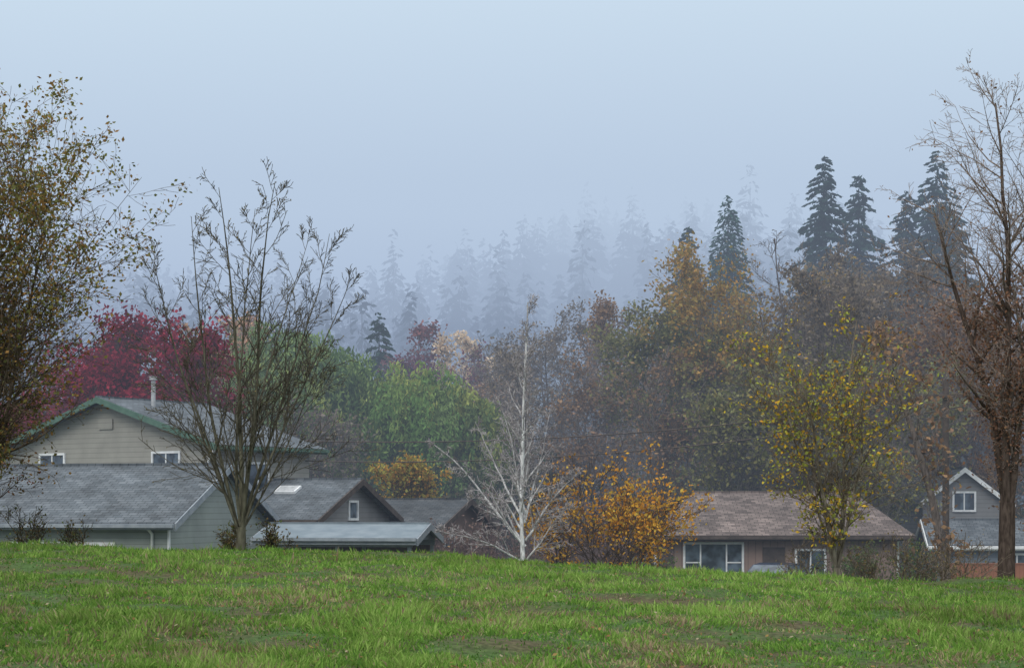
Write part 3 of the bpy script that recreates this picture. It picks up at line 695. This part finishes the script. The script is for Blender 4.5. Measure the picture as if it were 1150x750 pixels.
woods()

# ---------------------------------------------------------------- mist (homogeneous volumes that absorb and glow, no scattering)
def glowing_fog(name, x0, x1, y0, y1, z0, z1, sigma, col):
    m, nt, out = new_mat(name)
    ab = N(nt, 'ShaderNodeVolumeAbsorption'); ab.inputs['Color'].default_value = (0, 0, 0, 1); ab.inputs['Density'].default_value = sigma
    em = N(nt, 'ShaderNodeEmission'); em.inputs['Color'].default_value = (*col, 1); em.inputs['Strength'].default_value = sigma  # constant emission stands in for daylight scattered by the mist
    ad = N(nt, 'ShaderNodeAddShader')
    nt.links.new(ab.outputs[0], ad.inputs[0]); nt.links.new(em.outputs[0], ad.inputs[1]); nt.links.new(ad.outputs[0], out.inputs['Volume'])
    v = [(x0, y0, z0), (x1, y0, z0), (x1, y1, z0), (x0, y1, z0), (x0, y0, z1), (x1, y0, z1), (x1, y1, z1), (x0, y1, z1)]
    f = [(0, 3, 2, 1), (4, 5, 6, 7), (0, 1, 5, 4), (1, 2, 6, 5), (2, 3, 7, 6), (3, 0, 4, 7)]
    return mobj(name, v, f, m, MIST)
MIST = empty('mist', (0, 0, 0))
C1 = (.35, .43, .57); C2 = (.38, .48, .67); C3 = (.51, .63, .81); C4 = (.64, .78, .91)  # glow colours of the mist, set brighter in higher slabs to meet the sky
glowing_fog('valley_mist', -200, 200, 52, 185, -12, 36, .0029, C1)
glowing_fog('hill_mist', -400, 400, 185.05, 600, -12, 32, .0068, C2)
glowing_fog('upper_mist', -400, 400, 185.05, 600, 32.05, 55, .0098, C3)
glowing_fog('low_cloud', -400, 400, 185.05, 600, 55.05, 170, .0175, C4)

# ---------------------------------------------------------------- world
W = bpy.data.worlds.new('World'); scene.world = W; W.use_nodes = True
nt = W.node_tree; nt.nodes.clear(); L = nt.links.new
wo = N(nt, 'ShaderNodeOutputWorld'); bgn = N(nt, 'ShaderNodeBackground'); bgn.inputs['Strength'].default_value = .1
sky = N(nt, 'ShaderNodeTexSky'); sky.sky_type = 'NISHITA'; sky.sun_disc = False
sky.sun_elevation = math.radians(42); sky.sun_rotation = math.radians(210); sky.air_density = 1.5; sky.dust_density = 4
tc = N(nt, 'ShaderNodeTexCoord'); sx = N(nt, 'ShaderNodeSeparateXYZ'); rp = N(nt, 'ShaderNodeValToRGB')
e = rp.color_ramp.elements
e[0].position = 0; e[0].color = (.50, .60, .78, 1)
e[1].position = 1; e[1].color = (2.3, 2.35, 2.35, 1)
a = e.new(.12); a.color = (.60, .71, .87, 1); a = e.new(.28); a.color = (.74, .87, .96, 1); a = e.new(.5); a.color = (1.35, 1.42, 1.48, 1)
nz = N(nt, 'ShaderNodeTexNoise'); nz.inputs['Scale'].default_value = 2.2; nz.inputs['Detail'].default_value = 3
mr = N(nt, 'ShaderNodeMapRange'); mr.inputs['To Min'].default_value = 9.0; mr.inputs['To Max'].default_value = 11.2
sc = N(nt, 'ShaderNodeVectorMath', operation='MULTIPLY')
mix = N(nt, 'ShaderNodeMix', data_type='RGBA'); mix.inputs[0].default_value = .88
L(tc.outputs['Generated'], sx.inputs[0]); L(sx.outputs['Z'], rp.inputs[0]); L(tc.outputs['Generated'], nz.inputs['Vector'])
L(nz.outputs[0], mr.inputs[0]); L(rp.outputs[0], sc.inputs[0]); L(mr.outputs[0], sc.inputs[1])
L(sky.outputs[0], mix.inputs['A']); L(sc.outputs[0], mix.inputs['B']); L(mix.outputs['Result'], bgn.inputs['Color']); L(bgn.outputs[0], wo.inputs[0])

sl = bpy.data.lights.new('sun', 'SUN'); sl.energy = 1.1; sl.angle = math.radians(25); sl.color = (1, .96, .9)
so = bpy.data.objects.new('sun', sl); COL.objects.link(so); so.rotation_euler = (math.radians(48), 0, math.radians(-30))

# ---------------------------------------------------------------- camera
cd = bpy.data.cameras.new('camera'); cam = bpy.data.objects.new('camera', cd); COL.objects.link(cam)
cd.sensor_width = 36; cd.lens = 36 * 2000 / 1150; cd.shift_y = 195 / 1150; cd.clip_end = 3000; cd.clip_start = .1
cam.location = (0, 0, 1.6); cam.rotation_euler = (math.radians(90), 0, 0)
scene.camera = cam
scene.view_settings.view_transform = 'Standard'; scene.view_settings.look = 'None'; scene.view_settings.exposure = 0
